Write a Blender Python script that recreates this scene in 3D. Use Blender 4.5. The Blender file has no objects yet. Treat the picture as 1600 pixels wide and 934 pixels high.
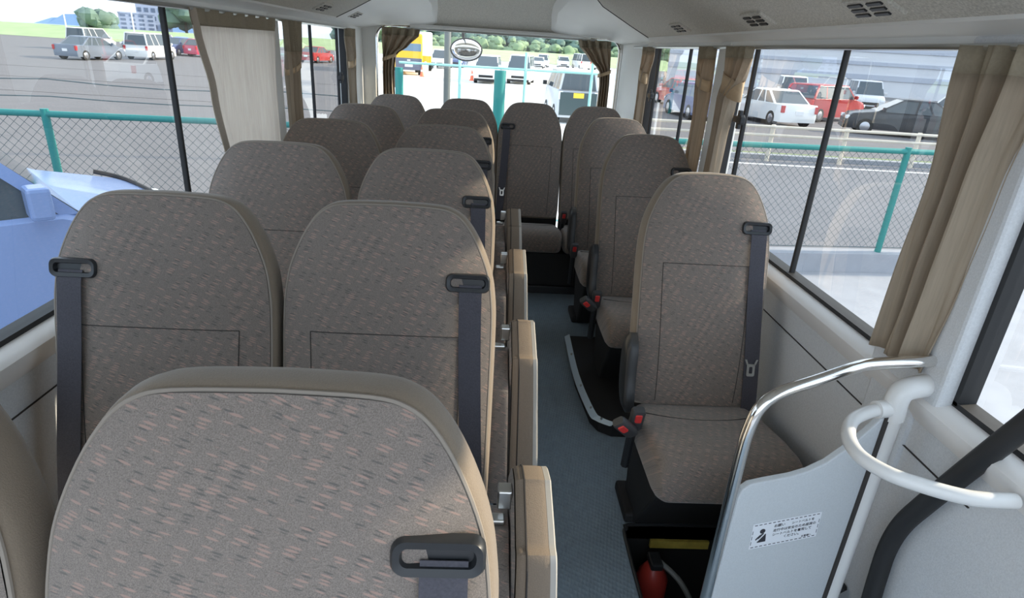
import bpy, bmesh, math, random
from mathutils import Vector, Matrix
random.seed(7)
R_ = math.radians
S = bpy.context.scene
COL = S.collection

# ------------------------------------------------------------------ camera
def make_camera():
    cd = bpy.data.cameras.new('camera'); co = bpy.data.objects.new('camera', cd); COL.objects.link(co)
    cd.sensor_width = 36.0; cd.lens = 944.0 * 36.0 / 1600.0; cd.clip_start = .02; cd.clip_end = 2000
    right = Vector((.99777, .0, 0)); 
    y = Vector((771-800, 74-467, 944)).normalized()          # bus axis in camera axes (right, down, forward)
    r = R_(3.7); u = Vector((math.sin(r), -math.cos(r), 0)); u.z = -(u.x*y.x + u.y*y.y) / y.z; u.normalize()
    x = y.cross(u)
    if x.x < 0: x = -x
    rt = Vector((x[0], y[0], u[0])); dn = Vector((x[1], y[1], u[1])); fw = Vector((x[2], y[2], u[2]))
    co.matrix_world = Matrix(((rt.x, -dn.x, -fw.x, 0), (rt.y, -dn.y, -fw.y, 0), (rt.z, -dn.z, -fw.z, 1.44), (0, 0, 0, 1)))
    S.camera = co
make_camera()

# ------------------------------------------------------------------ sky, sun, exposure
W = bpy.data.worlds.new('sky'); S.world = W; W.use_nodes = True
wn = W.node_tree; wn.nodes.clear()
def wnode(t, **k):
    n = wn.nodes.new(t)
    for a, b in k.items(): setattr(n, a, b)
    return n
wo = wnode('ShaderNodeOutputWorld'); bg = wnode('ShaderNodeBackground')
tc = wnode('ShaderNodeTexCoord'); mp = wnode('ShaderNodeMapping'); mp.inputs['Scale'].default_value = (1.5, 1.5, 5)
nz = wnode('ShaderNodeTexNoise'); nz.inputs['Scale'].default_value = 2.2; nz.inputs['Detail'].default_value = 6
cr = wnode('ShaderNodeValToRGB')
cr.color_ramp.elements[0].position = .42; cr.color_ramp.elements[0].color = (.58, .77, 1.0, 1)
cr.color_ramp.elements[1].position = .62; cr.color_ramp.elements[1].color = (.93, .97, 1.0, 1)
wn.links.new(tc.outputs['Generated'], mp.inputs['Vector']); wn.links.new(mp.outputs['Vector'], nz.inputs['Vector'])
wn.links.new(nz.outputs['Fac'], cr.inputs['Fac']); wn.links.new(cr.outputs['Color'], bg.inputs['Color'])
bg.inputs['Strength'].default_value = 1.25
wn.links.new(bg.outputs['Background'], wo.inputs['Surface'])
sd = bpy.data.lights.new('sun', 'SUN'); sun = bpy.data.objects.new('sun', sd); COL.objects.link(sun)
sd.energy = 4.2; sd.angle = R_(1.5); sd.color = (1.0, .86, .66)
sun.rotation_euler = Vector((.88, .15, .39)).to_track_quat('Z', 'Y').to_euler()
S.view_settings.view_transform = 'Standard'; S.view_settings.look = 'None'
S.view_settings.exposure = 0.85; S.view_settings.gamma = 1.0; S.view_settings.use_curve_mapping = False
S.cycles.max_bounces = 10; S.cycles.diffuse_bounces = 6; S.cycles.transparent_max_bounces = 24
S.cycles.use_denoising = True

# ------------------------------------------------------------------ materials
MAT = {}
def mat(name, col, rough=.7, metal=0.0, noise=0.0, nscale=40.0, bump=0.0, bscale=None, spec=.5, sheen=0.0, emit=None):
    if name in MAT: return MAT[name]
    m = bpy.data.materials.new(name); m.use_nodes = True; nt = m.node_tree; b = nt.nodes['Principled BSDF']
    b.inputs['Base Color'].default_value = (*col, 1); b.inputs['Roughness'].default_value = rough
    b.inputs['Metallic'].default_value = metal; b.inputs['Specular IOR Level'].default_value = spec
    if sheen: b.inputs['Sheen Weight'].default_value = sheen
    t = nt.nodes.new('ShaderNodeTexCoord')
    if noise:
        n = nt.nodes.new('ShaderNodeTexNoise'); n.inputs['Scale'].default_value = nscale; n.inputs['Detail'].default_value = 4
        nt.links.new(t.outputs['Object'], n.inputs['Vector'])
        mx = nt.nodes.new('ShaderNodeMix'); mx.data_type = 'RGBA'
        mx.inputs[6].default_value = tuple(c*(1-noise) for c in col) + (1,); mx.inputs[7].default_value = tuple(min(1, c*(1+noise)) for c in col) + (1,)
        nt.links.new(n.outputs['Fac'], mx.inputs[0]); nt.links.new(mx.outputs[2], b.inputs['Base Color'])
    if bump:
        n2 = nt.nodes.new('ShaderNodeTexNoise'); n2.inputs['Scale'].default_value = bscale or nscale; n2.inputs['Detail'].default_value = 3
        nt.links.new(t.outputs['Object'], n2.inputs['Vector'])
        bp = nt.nodes.new('ShaderNodeBump'); bp.inputs['Strength'].default_value = bump; bp.inputs['Distance'].default_value = .002
        nt.links.new(n2.outputs['Fac'], bp.inputs['Height']); nt.links.new(bp.outputs['Normal'], b.inputs['Normal'])
    MAT[name] = m; return m

def fabric(name, base, dark, dash):
    """seat moquette: fine weave, rows of short slanted pinkish and dark dashes"""
    m = bpy.data.materials.new(name); m.use_nodes = True; nt = m.node_tree; b = nt.nodes['Principled BSDF']
    L = nt.links.new
    b.inputs['Roughness'].default_value = .95; b.inputs['Sheen Weight'].default_value = .35; b.inputs['Sheen Roughness'].default_value = .5
    b.inputs['Specular IOR Level'].default_value = .15
    t = nt.nodes.new('ShaderNodeTexCoord')
    wob = nt.nodes.new('ShaderNodeTexNoise'); wob.inputs['Scale'].default_value = 9
    L(t.outputs['Object'], wob.inputs['Vector'])
    vm = nt.nodes.new('ShaderNodeVectorMath'); vm.operation = 'MULTIPLY_ADD'
    L(wob.outputs['Color'], vm.inputs[0]); vm.inputs[1].default_value = (.012, .012, .012); L(t.outputs['Object'], vm.inputs[2])
    sx_ = nt.nodes.new('ShaderNodeSeparateXYZ'); L(vm.outputs[0], sx_.inputs[0])
    zy = nt.nodes.new('ShaderNodeMath'); zy.operation = 'ADD'; L(sx_.outputs['Z'], zy.inputs[0]); L(sx_.outputs['Y'], zy.inputs[1])
    flat = nt.nodes.new('ShaderNodeCombineXYZ'); L(sx_.outputs['X'], flat.inputs['X']); L(zy.outputs[0], flat.inputs['Z'])
    def dashes(rot, sc, thr, off, keep):
        r0 = nt.nodes.new('ShaderNodeMapping'); r0.inputs['Rotation'].default_value = (0, rot, 0); L(flat.outputs[0], r0.inputs['Vector'])
        mp = nt.nodes.new('ShaderNodeMapping'); mp.inputs['Scale'].default_value = sc; mp.inputs['Location'].default_value = off
        L(r0.outputs['Vector'], mp.inputs['Vector'])
        v = nt.nodes.new('ShaderNodeTexVoronoi'); v.inputs['Scale'].default_value = 1; v.inputs['Randomness'].default_value = .40
        L(mp.outputs['Vector'], v.inputs['Vector'])
        c = nt.nodes.new('ShaderNodeMapRange'); c.inputs['From Min'].default_value = thr; c.inputs['From Max'].default_value = thr - .12
        L(v.outputs['Distance'], c.inputs['Value'])
        sp = nt.nodes.new('ShaderNodeSeparateColor'); L(v.outputs['Color'], sp.inputs[0])
        lt = nt.nodes.new('ShaderNodeMath'); lt.operation = 'LESS_THAN'; lt.inputs[1].default_value = keep; L(sp.outputs[0], lt.inputs[0])
        m_ = nt.nodes.new('ShaderNodeMath'); m_.operation = 'MULTIPLY'; L(c.outputs[0], m_.inputs[0]); L(lt.outputs[0], m_.inputs[1]); return m_.outputs[0]
    d1 = dashes(R_(-24), (42, 1, 185), .37, (0, 0, 0), .60); d2 = dashes(R_(-24), (46, 1, 205), .35, (.5, 0, .5), .38)
    n = nt.nodes.new('ShaderNodeTexNoise'); n.inputs['Scale'].default_value = 750; n.inputs['Detail'].default_value = 4; n.inputs['Roughness'].default_value = .75
    L(t.outputs['Object'], n.inputs['Vector'])
    def mix(f, a, c, fs=1.0):
        x = nt.nodes.new('ShaderNodeMix'); x.data_type = 'RGBA'
        if fs != 1.0:
            k = nt.nodes.new('ShaderNodeMath'); k.operation = 'MULTIPLY'; L(f, k.inputs[0]); k.inputs[1].default_value = fs; f = k.outputs[0]
        L(f, x.inputs[0])
        for s, q in ((6, a), (7, c)):
            if isinstance(q, tuple): x.inputs[s].default_value = (*q, 1)
            else: L(q, x.inputs[s])
        return x.outputs[2]
    ctr = nt.nodes.new('ShaderNodeMapRange'); ctr.inputs['From Min'].default_value = .38; ctr.inputs['From Max'].default_value = .62
    L(n.outputs['Fac'], ctr.inputs['Value'])
    c = mix(ctr.outputs[0], tuple(x*.72 for x in base), tuple(x*1.25 for x in base))
    c = mix(d2, c, dark, .75); c = mix(d1, c, dash, .85)
    L(c, b.inputs['Base Color'])
    bp = nt.nodes.new('ShaderNodeBump'); bp.inputs['Strength'].default_value = .35; bp.inputs['Distance'].default_value = .001
    L(n.outputs['Fac'], bp.inputs['Height']); L(bp.outputs['Normal'], b.inputs['Normal'])
    MAT[name] = m; return m

M = {}
M['moquette'] = fabric('moquette', (.235, .200, .175), (.12, .112, .105), (.40, .27, .225))
M['band'] = mat('band_cloth', (.25, .20, .15), .95, noise=.14, nscale=500, bump=.3, bscale=600, spec=.1, sheen=.3)
M['band_dark'] = mat('shell_cloth', (.115, .100, .090), .95, noise=.15, nscale=400, spec=.1)
M['piping'] = mat('piping_cloth', (.30, .26, .22), .9)  # piping lightened: the sunlit rim highlight is put into its colour
M['seam'] = mat('seam_thread', (.05, .045, .042), .95)
M['blackplastic'] = mat('black_plastic', (.022, .024, .027), .38, noise=.1, nscale=60)
M['blackmatte'] = mat('black_matte', (.018, .018, .019), .75)
M['greyplastic'] = mat('grey_buckle_plastic', (.06, .062, .066), .5)
M['belt'] = mat('belt_webbing', (.075, .072, .088), .8, noise=.35, nscale=300, bump=.4, bscale=350)
M['red'] = mat('red_button', (.75, .05, .05), .4)
M['metal'] = mat('zinc_metal', (.62, .63, .62), .3, 1.0)
M['chrome'] = mat('chrome', (.80, .79, .77), .12, 1.0, noise=.05, nscale=20)
M['alu'] = mat('aluminium_trim', (.62, .76, .88), .38, .35)
M['headliner'] = mat('headliner_cloth', (.63, .61, .55), .95, noise=.5, nscale=200, bump=.5, bscale=260, spec=.1)
M['wall'] = mat('wall_panel', (.70, .71, .72), .8, noise=.16, nscale=260, bump=.3, bscale=300, spec=.2)
M['trim'] = mat('pale_trim', (.84, .84, .81), .55, noise=.03, nscale=8)
M['sill'] = mat('pale_sill', (.86, .83, .80), .5, noise=.03, nscale=8)
M['partition'] = mat('partition_board', (.60, .63, .65), .7, noise=.10, nscale=300, bump=.2, bscale=300)
M['whitepaint'] = mat('white_coated_tube', (.80, .79, .77), .28, noise=.03, nscale=9)
M['rubber'] = mat('black_rubber', (.02, .02, .021), .6)
M['curtain_head'] = mat('curtain_header', (.34, .29, .21), .95, noise=.2, nscale=200)
M['tie'] = mat('curtain_tie', (.60, .44, .28), .9, noise=.1, nscale=100)

def cloth(name, col, tr=.45):
    m = mat(name, col, .95, noise=.12, nscale=160, spec=.05); nt = m.node_tree; b = nt.nodes['Principled BSDF']
    o = nt.nodes['Material Output']; tl = nt.nodes.new('ShaderNodeBsdfTranslucent'); mx = nt.nodes.new('ShaderNodeMixShader')
    tl.inputs['Color'].default_value = (*col, 1); mx.inputs[0].default_value = tr
    # vertical slub of the weave
    t = nt.nodes.new('ShaderNodeTexCoord'); mp = nt.nodes.new('ShaderNodeMapping'); mp.inputs['Scale'].default_value = (200, 200, 6)
    n = nt.nodes.new('ShaderNodeTexNoise'); n.inputs['Scale'].default_value = 1
    nt.links.new(t.outputs['Object'], mp.inputs['Vector']); nt.links.new(mp.outputs['Vector'], n.inputs['Vector'])
    x = nt.nodes.new('ShaderNodeMix'); x.data_type = 'RGBA'; nt.links.new(n.outputs['Fac'], x.inputs[0])
    x.inputs[6].default_value = tuple(c*.82 for c in col)+(1,); x.inputs[7].default_value = tuple(min(1, c*1.18) for c in col)+(1,)
    nt.links.new(x.outputs[2], b.inputs['Base Color']); nt.links.new(x.outputs[2], tl.inputs['Color'])
    nt.links.new(b.outputs[0], mx.inputs[1]); nt.links.new(tl.outputs[0], mx.inputs[2]); nt.links.new(mx.outputs[0], o.inputs['Surface'])
    return m
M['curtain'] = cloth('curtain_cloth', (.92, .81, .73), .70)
M['gathered'] = cloth('gathered_curtain_shaded', (.50, .41, .31), .22)  # same cloth as the flat curtain, shade of stacked folds put into colour
M['border'] = mat('curtain_border', (.50, .43, .35), .95, noise=.1, nscale=120)

def glass(name, tint, base, edge):
    m = bpy.data.materials.new(name); m.use_nodes = True; nt = m.node_tree; nt.nodes.clear()
    o = nt.nodes.new('ShaderNodeOutputMaterial'); a = nt.nodes.new('ShaderNodeBsdfTransparent'); g = nt.nodes.new('ShaderNodeBsdfGlossy')
    g.inputs['Roughness'].default_value = 0.0; a.inputs['Color'].default_value = (*tint, 1)
    lw = nt.nodes.new('ShaderNodeLayerWeight'); lw.inputs['Blend'].default_value = .5
    p = nt.nodes.new('ShaderNodeMath'); p.operation = 'POWER'; p.inputs[1].default_value = 3.0
    q = nt.nodes.new('ShaderNodeMath'); q.operation = 'MULTIPLY_ADD'; q.inputs[1].default_value = edge; q.inputs[2].default_value = base
    nt.links.new(lw.outputs['Facing'], p.inputs[0]); nt.links.new(p.outputs[0], q.inputs[0])
    mx = nt.nodes.new('ShaderNodeMixShader'); nt.links.new(q.outputs[0], mx.inputs[0])
    nt.links.new(a.outputs[0], mx.inputs[1]); nt.links.new(g.outputs[0], mx.inputs[2]); nt.links.new(mx.outputs[0], o.inputs['Surface'])
    return m
M['glass'] = glass('window_glass', (.95, .97, .97), .16, .45)
M['rearglass'] = glass('rear_window_glass', (.97, .99, .985), .04, .3)

def floor_mat():
    m = mat('ribbed_floor', (.24, .31, .37), .45, noise=.2, nscale=30); nt = m.node_tree; b = nt.nodes['Principled BSDF']
    t = nt.nodes.new('ShaderNodeTexCoord'); mp = nt.nodes.new('ShaderNodeMapping'); mp.inputs['Scale'].default_value = (95, 55, 60); mp.inputs['Rotation'].default_value = (0, 0, .35)
    v = nt.nodes.new('ShaderNodeTexVoronoi'); v.inputs['Scale'].default_value = 1; v.inputs['Randomness'].default_value = .15
    nt.links.new(t.outputs['Object'], mp.inputs['Vector']); nt.links.new(mp.outputs['Vector'], v.inputs['Vector'])
    bp = nt.nodes.new('ShaderNodeBump'); bp.inputs['Strength'].default_value = .8; bp.inputs['Distance'].default_value = .003
    nt.links.new(v.outputs['Distance'], bp.inputs['Height']); nt.links.new(bp.outputs['Normal'], b.inputs['Normal'])
    return m
M['floor'] = floor_mat()

# ------------------------------------------------------------------ mesh helpers
class MB:
    def __init__(s): s.v = []; s.f = []
    def add(s, v, f):
        o = len(s.v); s.v += [tuple(p) for p in v]; s.f += [tuple(i+o for i in q) for q in f]; return s
    def box(s, lo, hi):
        (a, b, c), (d, e, f) = lo, hi
        return s.add([(a,b,c),(d,b,c),(d,e,c),(a,e,c),(a,b,f),(d,b,f),(d,e,f),(a,e,f)],
                     [(0,3,2,1),(4,5,6,7),(0,1,5,4),(1,2,6,5),(2,3,7,6),(3,0,4,7)])
    def hexa(s, b4, t4):
        return s.add(list(b4)+list(t4), [(0,3,2,1),(4,5,6,7),(0,1,5,4),(1,2,6,5),(2,3,7,6),(3,0,4,7)])
    def loft(s, rings, closed=True, cap0=True, cap1=True):
        n = len(rings[0]); v = [p for r in rings for p in r]; f = []
        for i in range(len(rings)-1):
            for j in range(n if closed else n-1):
                k = (j+1) % n; f.append((i*n+j, i*n+k, (i+1)*n+k, (i+1)*n+j))
        if cap0: f.append(tuple(range(n-1, -1, -1)))
        if cap1: f.append(tuple(range((len(rings)-1)*n, len(rings)*n)))
        return s.add(v, f)
    def tube(s, pts, r, n=10, caps=True):
        pts = [Vector(p) for p in pts]; rings = []; up = None
        for i, p in enumerate(pts):
            d = (pts[min(i+1, len(pts)-1)] - pts[max(i-1, 0)]).normalized()
            if up is None: up = d.orthogonal().normalized()
            up = (up - d*up.dot(d)).normalized(); w = d.cross(up)
            rr = r[i] if isinstance(r, (list, tuple)) else r
            rings.append([p + (up*math.cos(2*math.pi*k/n) + w*math.sin(2*math.pi*k/n))*rr for k in range(n)])
        return s.loft(rings, True, caps, caps)
    def cyl(s, c, axis, r, h, n=16, r2=None):
        c = Vector(c); a = Vector(axis).normalized()
        return s.tube([c, c + a*h], [r, r if r2 is None else r2], n)
    def build(s, name, m, parent=None, smooth=False, bevel=0, seg=2):
        me = bpy.data.meshes.new(name); me.from_pydata(s.v, [], s.f); me.update()
        bm = bmesh.new(); bm.from_mesh(me); bmesh.ops.recalc_face_normals(bm, faces=bm.faces)
        if bevel: bmesh.ops.bevel(bm, geom=[e for e in bm.edges], offset=bevel, segments=seg, affect='EDGES', profile=.5)
        bm.to_mesh(me); bm.free()
        if smooth: set_smooth(me)
        me.materials.append(m); o = bpy.data.objects.new(name, me); COL.objects.link(o)
        if parent: o.parent = parent
        return o
def set_smooth(me, ang=40):
    for p in me.polygons: p.use_smooth = True
    try: me.set_sharp_from_angle(angle=R_(ang))
    except Exception: pass
def tag(o, label=None, cat=None, group=None, kind=None):
    if label: o['label'] = label
    if cat: o['category'] = cat
    if group: o['group'] = group
    if kind: o['kind'] = kind
    return o
def empty(name, loc, label=None, cat=None, group=None, kind=None, rz=0):
    o = bpy.data.objects.new(name, None); COL.objects.link(o); o.location = loc; o.rotation_euler = (0, 0, rz); o.empty_display_size = .1
    return tag(o, label, cat, group, kind)
def copy_tree(o, parent=None):
    c = o.copy(); COL.objects.link(c); c.parent = parent
    for ch in list(o.children): copy_tree(ch, c)
    return c
def spline(pts, sub=6, closed=False):
    pts = [Vector(p) for p in pts]; out = []; n = len(pts)
    for i in range(n if closed else n-1):
        g = (lambda k: pts[k % n]) if closed else (lambda k: pts[max(0, min(n-1, k))])
        a, b, c, d = g(i-1), g(i), g(i+1), g(i+2)
        for k in range(sub):
            t = k/sub; out.append(.5*((2*b) + (c-a)*t + (2*a-5*b+4*c-d)*t*t + (3*b-a-3*c+d)*t**3))
    if not closed: out.append(pts[-1])
    return out
def rrect(w, h, r, n=5):
    """rounded rectangle outline in 2-D, centred"""
    o = []
    for cx, cy, a0 in ((w/2-r, h/2-r, 0), (-w/2+r, h/2-r, 90), (-w/2+r, -h/2+r, 180), (w/2-r, -h/2+r, 270)):
        for k in range(n+1):
            a = R_(a0 + 90*k/n); o.append((cx + r*math.cos(a), cy + r*math.sin(a)))
    return o
def structure(name, mb, m, bevel=0, parent=None, smooth=False):
    o = mb.build(name, m, parent, smooth, bevel)
    if parent is None: o['kind'] = 'structure'
    return o

# ------------------------------------------------------------------ outside: ground and yard
G = -.95
def ground_mat(name, col, n=.12):
    return mat(name, col, .9, noise=n, nscale=1.3, bump=.4, bscale=60, spec=.2)
M['asphalt'] = ground_mat('asphalt', (.185, .178, .182))
M['road'] = ground_mat('road_asphalt', (.20, .20, .215))
M['concrete'] = ground_mat('glare_white_ground', (.66, .66, .64), .05)  # near white: overexposed glare behind the bus put into the ground colour
structure('ground', MB().box((-220, -60, G-.3), (220, 320, G)), M['asphalt'])
structure('road', MB().box((1.6, -6, G), (60, 16.6, G+.004)), M['road'])
structure('glare_yard', MB().add([(-1.7, 7.3, G+.008), (2.0, 7.6, G+.008), (32, 125, G+.008), (-30, 125, G+.008)], [(0, 1, 2, 3)]), M['concrete'])  # yard patch over the asphalt, its glare painted in
M['green'] = mat('green_fence_paint', (.02, .24, .22), .5)
M['palegreen'] = mat('pale_green_tube', (.42, .78, .70), .5)  # gate tubes in a paler green than the fence paint
M['wire'] = mat('fence_wire', (.10, .14, .15), .5, .3)

# ------------------------------------------------------------------ the bus shell
XW = .96; ZS, ZH = .82, 1.508
flo = MB()
flo.box((-XW, -.8, -.06), (.5, 4.8, 0)); flo.box((.5, 1.56, -.06), (XW, 4.8, 0)); flo.box((.5, -.8, -.06), (XW, 1.02, 0))
structure('floor', flo, M['floor'])
def side(name, sgn, pillars):
    """wall below the sill, header above the windows and the outer skin of one side"""
    a, b = sgn*XW, sgn*(XW+.07)
    def bx(y0, y1, z0, z1, mb, x0=a, x1=b): mb.box((min(x0, x1), y0, z0), (max(x0, x1), y1, z1))
    w = MB(); bx(-.8, 4.8, -.06, ZS-.02, w)
    bx(-.8, 4.8, ZH, 1.95, w)
    wall = structure(name, w, M['wall'])
    sl = MB()
    pr = [(a+sgn*.05, ZS-.004), (a+sgn*.03, ZS), (a-sgn*.018, ZS-.012), (a-sgn*.026, ZS-.022), (a-sgn*.024, ZS-.036), (a-sgn*.004, ZS-.075), (a+sgn*.05, ZS-.075)]
    sl.loft([[(px_, y_, pz_) for px_, pz_ in pr] for y_ in (-.8, 4.74)])
    sl.build('sill', M['sill'], wall, True)
    sm = MB(); sm.box((a-sgn*.002-.002, .9, .671), (a-sgn*.002+.002, 4.7, .6728)); sm.build('panel_joint', M['seam'], wall)
    hd = MB(); bx(-.8, 4.75, ZH-.012, ZH+.03, hd, a-sgn*.012, a+sgn*.03); hd.build('window_head_trim', M['trim'], wall, bevel=.004)
    rl = MB(); rl.tube([(a-sgn*.03, -.6, ZH-.012), (a-sgn*.03, 4.3, ZH-.012)], .007, 8); rl.build('curtain_rail', M['metal'], wall)
    return wall
wl = side('wall_left', -1, None); wr = side('wall_right', 1, None)

def pillar(n, sgn, y0, y1, m='trim', wide=0):
    a, b = sgn*(XW-.018), sgn*(XW+.07)
    o = MB().box((min(a, b), y0, ZS-.02), (max(a, b), y1, ZH+.01)).build('trim_%d' % n, M[m], None, False, .008)
    o['kind'] = 'structure'; return o
pillar(1, -1, 2.80, 2.93); pillar(2, 1, 2.58, 2.71); pillar(3, -1, .42, .62); pillar(4, 1, 1.04, 1.27, 'wall')
pillar(5, -1, 4.36, 4.75); pillar(6, 1, 3.99, 4.75)

def window(n, sgn, y0, y1, dividers, latch=None):
    x = sgn*(XW+.035); w = empty('window_%d' % n, (x, (y0+y1)/2, ZS), kind='structure')
    c = (y0+y1)/2; h = ZH-ZS
    ys = [y0] + [d[0] for d in dividers] + [y1]
    for i in range(len(ys)-1):
        MB().add([(0.004*sgn*(i % 2), ys[i]-c, 0), (0.004*sgn*(i % 2), ys[i+1]-c, 0), (0.004*sgn*(i % 2), ys[i+1]-c, h), (0.004*sgn*(i % 2), ys[i]-c, h)], [(0,1,2,3)]).build('pane', M['glass'], w)
    for d, t in dividers:
        MB().box((-.009, d-t-c, 0), (.009, d+t-c, h)).build('divider_bar', M['rubber'], w, bevel=.004)
    fr = MB(); 
    fr.box((-.02, y0-c, -.004), (.02, y1-c, .008)); fr.box((-.02, y0-c, h-.008), (.02, y1-c, h+.004))
    fr.box((-.02, y0-c, 0), (.02, y0-c+.012, h)); fr.box((-.02, y1-c-.012, 0), (.02, y1-c, h))
    fr.build('rubber_frame', M['rubber'], w)
    if latch:
        ly, lz = latch; xx = -sgn*.022
        l = MB(); l.cyl((xx+.012*sgn, ly-c, lz-ZS), (-sgn, 0, 0), .022, .02, 14); l.box((xx-.014, ly-c-.04, lz-ZS-.012), (xx+.006, ly-c+.04, lz-ZS+.012)); l.box((xx-.01, ly-c-.012, lz-ZS-.035), (xx+.004, ly-c+.012, lz-ZS+.035))
        l.build('latch', M['blackplastic'], w, bevel=.003)
    return w
window(1, -1, .62, 2.80, [(2.03, .007)])
window(2, -1, 2.93, 4.36, [(3.60, .004), (4.20, .006)], (4.20, 1.20))
window(3, 1, 1.27, 2.58, [(1.81, .006), (2.43, .007)], (2.42, 1.237))
window(4, 1, 2.71, 3.99, [(3.26, .005), (3.87, .006)], (3.86, 1.225))
window(5, 1, -.5, 1.04, [])
window(6, -1, -.8, .42, [])

# rear wall with a round-cornered window opening
YR = 4.76
RW = (-.845, .93, .80, 1.545)
def rear_wall():
    x0, x1, z0, z1 = RW; cx, cz = (x0+x1)/2, (z0+z1)/2
    inner = [(cx+p[0], cz+p[1]) for p in rrect(x1-x0, z1-z0, .09, 6)]
    outer = []
    for (px, pz) in inner:
        dx, dz = px-cx, pz-cz; k = min((1.05)/abs(dx) if dx else 99, 1.0/abs(dz) if dz else 99); outer.append((cx+dx*k, cz+dz*k))
    mb = MB(); n = len(inner); rings = [[(p[0], YR+.08, p[1]) for p in outer], [(p[0], YR, p[1]) for p in outer], [(p[0], YR, p[1]) for p in inner], [(p[0], YR+.08, p[1]) for p in inner]]
    mb.loft(rings + [rings[0]], True, False, False)
    w = structure('wall_rear', mb, M['trim'], smooth=False)
    win = empty('window_7', (cx, YR+.05, z0), kind='structure')
    MB().add([(p[0]-cx, 0, p[1]-z0) for p in inner], [tuple(range(n))]).build('pane', M['rearglass'], win)
    pts = [(p[0]-cx, -.052, p[1]-z0) for p in inner]; pts.append(pts[0]); pts.append(pts[1])
    MB().tube(pts, .011, 8, False).build('chrome_frame', M['chrome'], win, True)
rear_wall()

# ceiling: roof skin, cloth ducts with rear caps, cloth rear header
structure('ceiling', MB().box((-1.03, -.45, 1.87), (1.03, 4.84, 1.95)), M['headliner'])
SEC = [(.962, 1.508), (.945, 1.528), (.80, 1.60), (.62, 1.695), (.52, 1.79), (.46, 1.87), (.962, 1.87)]
CAP = [(3.84, SEC), (4.15, [(.962, 1.508), (.945, 1.528), (.80, 1.592), (.60, 1.665), (.47, 1.75), (.42, 1.87), (.962, 1.87)]),
       (4.45, [(.962, 1.508), (.945, 1.526), (.80, 1.575), (.60, 1.625), (.42, 1.675), (.385, 1.74), (.962, 1.87)]),
       (4.60, [(.962, 1.508), (.945, 1.520), (.80, 1.550), (.60, 1.580), (.43, 1.605), (.39, 1.66), (.962, 1.87)]),
       (4.76, [(.962, 1.508), (.945, 1.512), (.80, 1.540), (.60, 1.548), (.45, 1.556), (.40, 1.57), (.962, 1.87)])]
k = 7
for sgn in (-1, 1):
    nm = 'left' if sgn < 0 else 'right'
    d = MB().loft([[(sgn*x, y, z) for x, z in SEC] for y in (-.45, 3.84)]).build('trim_%d' % k, M['headliner'], None, True); d['kind'] = 'structure'; k += 1
    c = MB().loft([[(sgn*x, y+.004, z) for x, z in s] for y, s in CAP]).build('trim_%d' % k, M['trim'], None, True); c['kind'] = 'structure'; k += 1
    MB().tube([(sgn*x, 3.842, z-.001) for x, z in SEC[:6]], .003, 6).build('panel_joint', M['seam'], c)
    # pale moulding along the outer edge of the duct
    e = MB().loft([[(sgn*(x), y, z) for x, z in ((.9605, 1.509), (.9605, 1.53), (.92, 1.545), (.905, 1.548), (.905, 1.540), (.945, 1.520))] for y in (-.45, 3.84)]).build('edge_moulding', M['trim'], d, True)
    for vy in ((1.48, 2.12, 3.0) if sgn > 0 else (2.5, 3.32, 4.08)):
        v = empty('air_vent', (sgn*.845, vy, 1.5735), {1.48: 'dark louvred air vent in the cloth soffit above the guardrail side window, nearest', 2.12: 'dark louvred air vent in the cloth soffit above the gold-tied curtain, middle', 3.0: 'dark louvred air vent in the cloth soffit near the rear end cap, farther row', 2.5: 'dark louvred air vent above the wide flat curtain', 3.32: 'dark louvred air vent above the narrow tied curtain', 4.08: 'dark louvred air vent at the pale end cap above the slim rear-side curtain'}[vy], 'vent', 'air vents in the ceiling ducts')
        v.rotation_euler = (0, sgn*R_(26.5), 0)
        fr = MB(); fr.box((-.034, -.085, -.004), (.034, .085, .006)); fr.build('vent_plate', M['headliner'], v, bevel=.002)
        for i in range(3):
            for j in (-1, 1):
                MB().box((-.024+.019*i, j*.038-.027+.008*i, -.008), (-.015+.019*i, j*.038+.027+.008*i, -.003)).build('louvre', M['blackplastic'], v)
hdr = MB(); prof = [(YR, 1.556), (YR-.03, 1.575), (YR-.10, 1.62), (YR-.22, 1.70), (YR-.45, 1.78), (YR-.8, 1.83), (YR-1.2, 1.868)]
hdr.loft([[(x, y, z) for y, z in prof] for x in (-.47, -.2, .2, .50)], False, False, False)
hd = hdr.build('trim_%d' % k, M['headliner'], None, True); hd['kind'] = 'structure'; k += 1
b = MB(); b.box((-.60, YR-.035, 1.538), (.70, YR+.002, 1.562)); o = b.build('trim_%d' % k, M['trim'], None, False, .006); o['kind'] = 'structure'; k += 1
b = MB(); b.tube([(-.62, YR-.05, 1.530), (.74, YR-.05, 1.530)], .008, 8); b.build('curtain_rail', M['metal'], o)

# ------------------------------------------------------------------ seats
AL = R_(15); CA, SA = math.cos(AL), math.sin(AL); Z0 = .41; SH = .742
def bp(u, s, n):            # backrest coordinates: across, up the face, forward of the face
    return (u, s*SA - n*CA, Z0 + s*CA + n*SA)
HALF = lambda w: [(0, 0), (w/2-.03, 0), (w/2-.006, .03), (w/2-.001, .15), (w/2, .32), (w/2, .48), (w/2-.004, .545), (w/2-.014, .60), (w/2-.038, .66), (w/2-.066, .705), (w/2-.095, .729), (w/2-.135, .739), (0, SH)]
def hw_at(w, s):
    h = HALF(w)[1:]; s = max(.0, min(SH, s))
    for (a, b), (c, d) in zip(h, h[1:]):
        if b <= s <= d and d > b: return a + (c-a)*(s-b)/(d-b)
    return h[0][0]
def bulge(w, u, s):
    t = min(1, abs(u)/max(.02, hw_at(w, s))); v = min(1, abs((s-.36)/.385))
    return .026*(1-t**4)*(1-v**6) + .012*math.exp(-((s-.22)/.13)**2)*(1-t**2)
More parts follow.
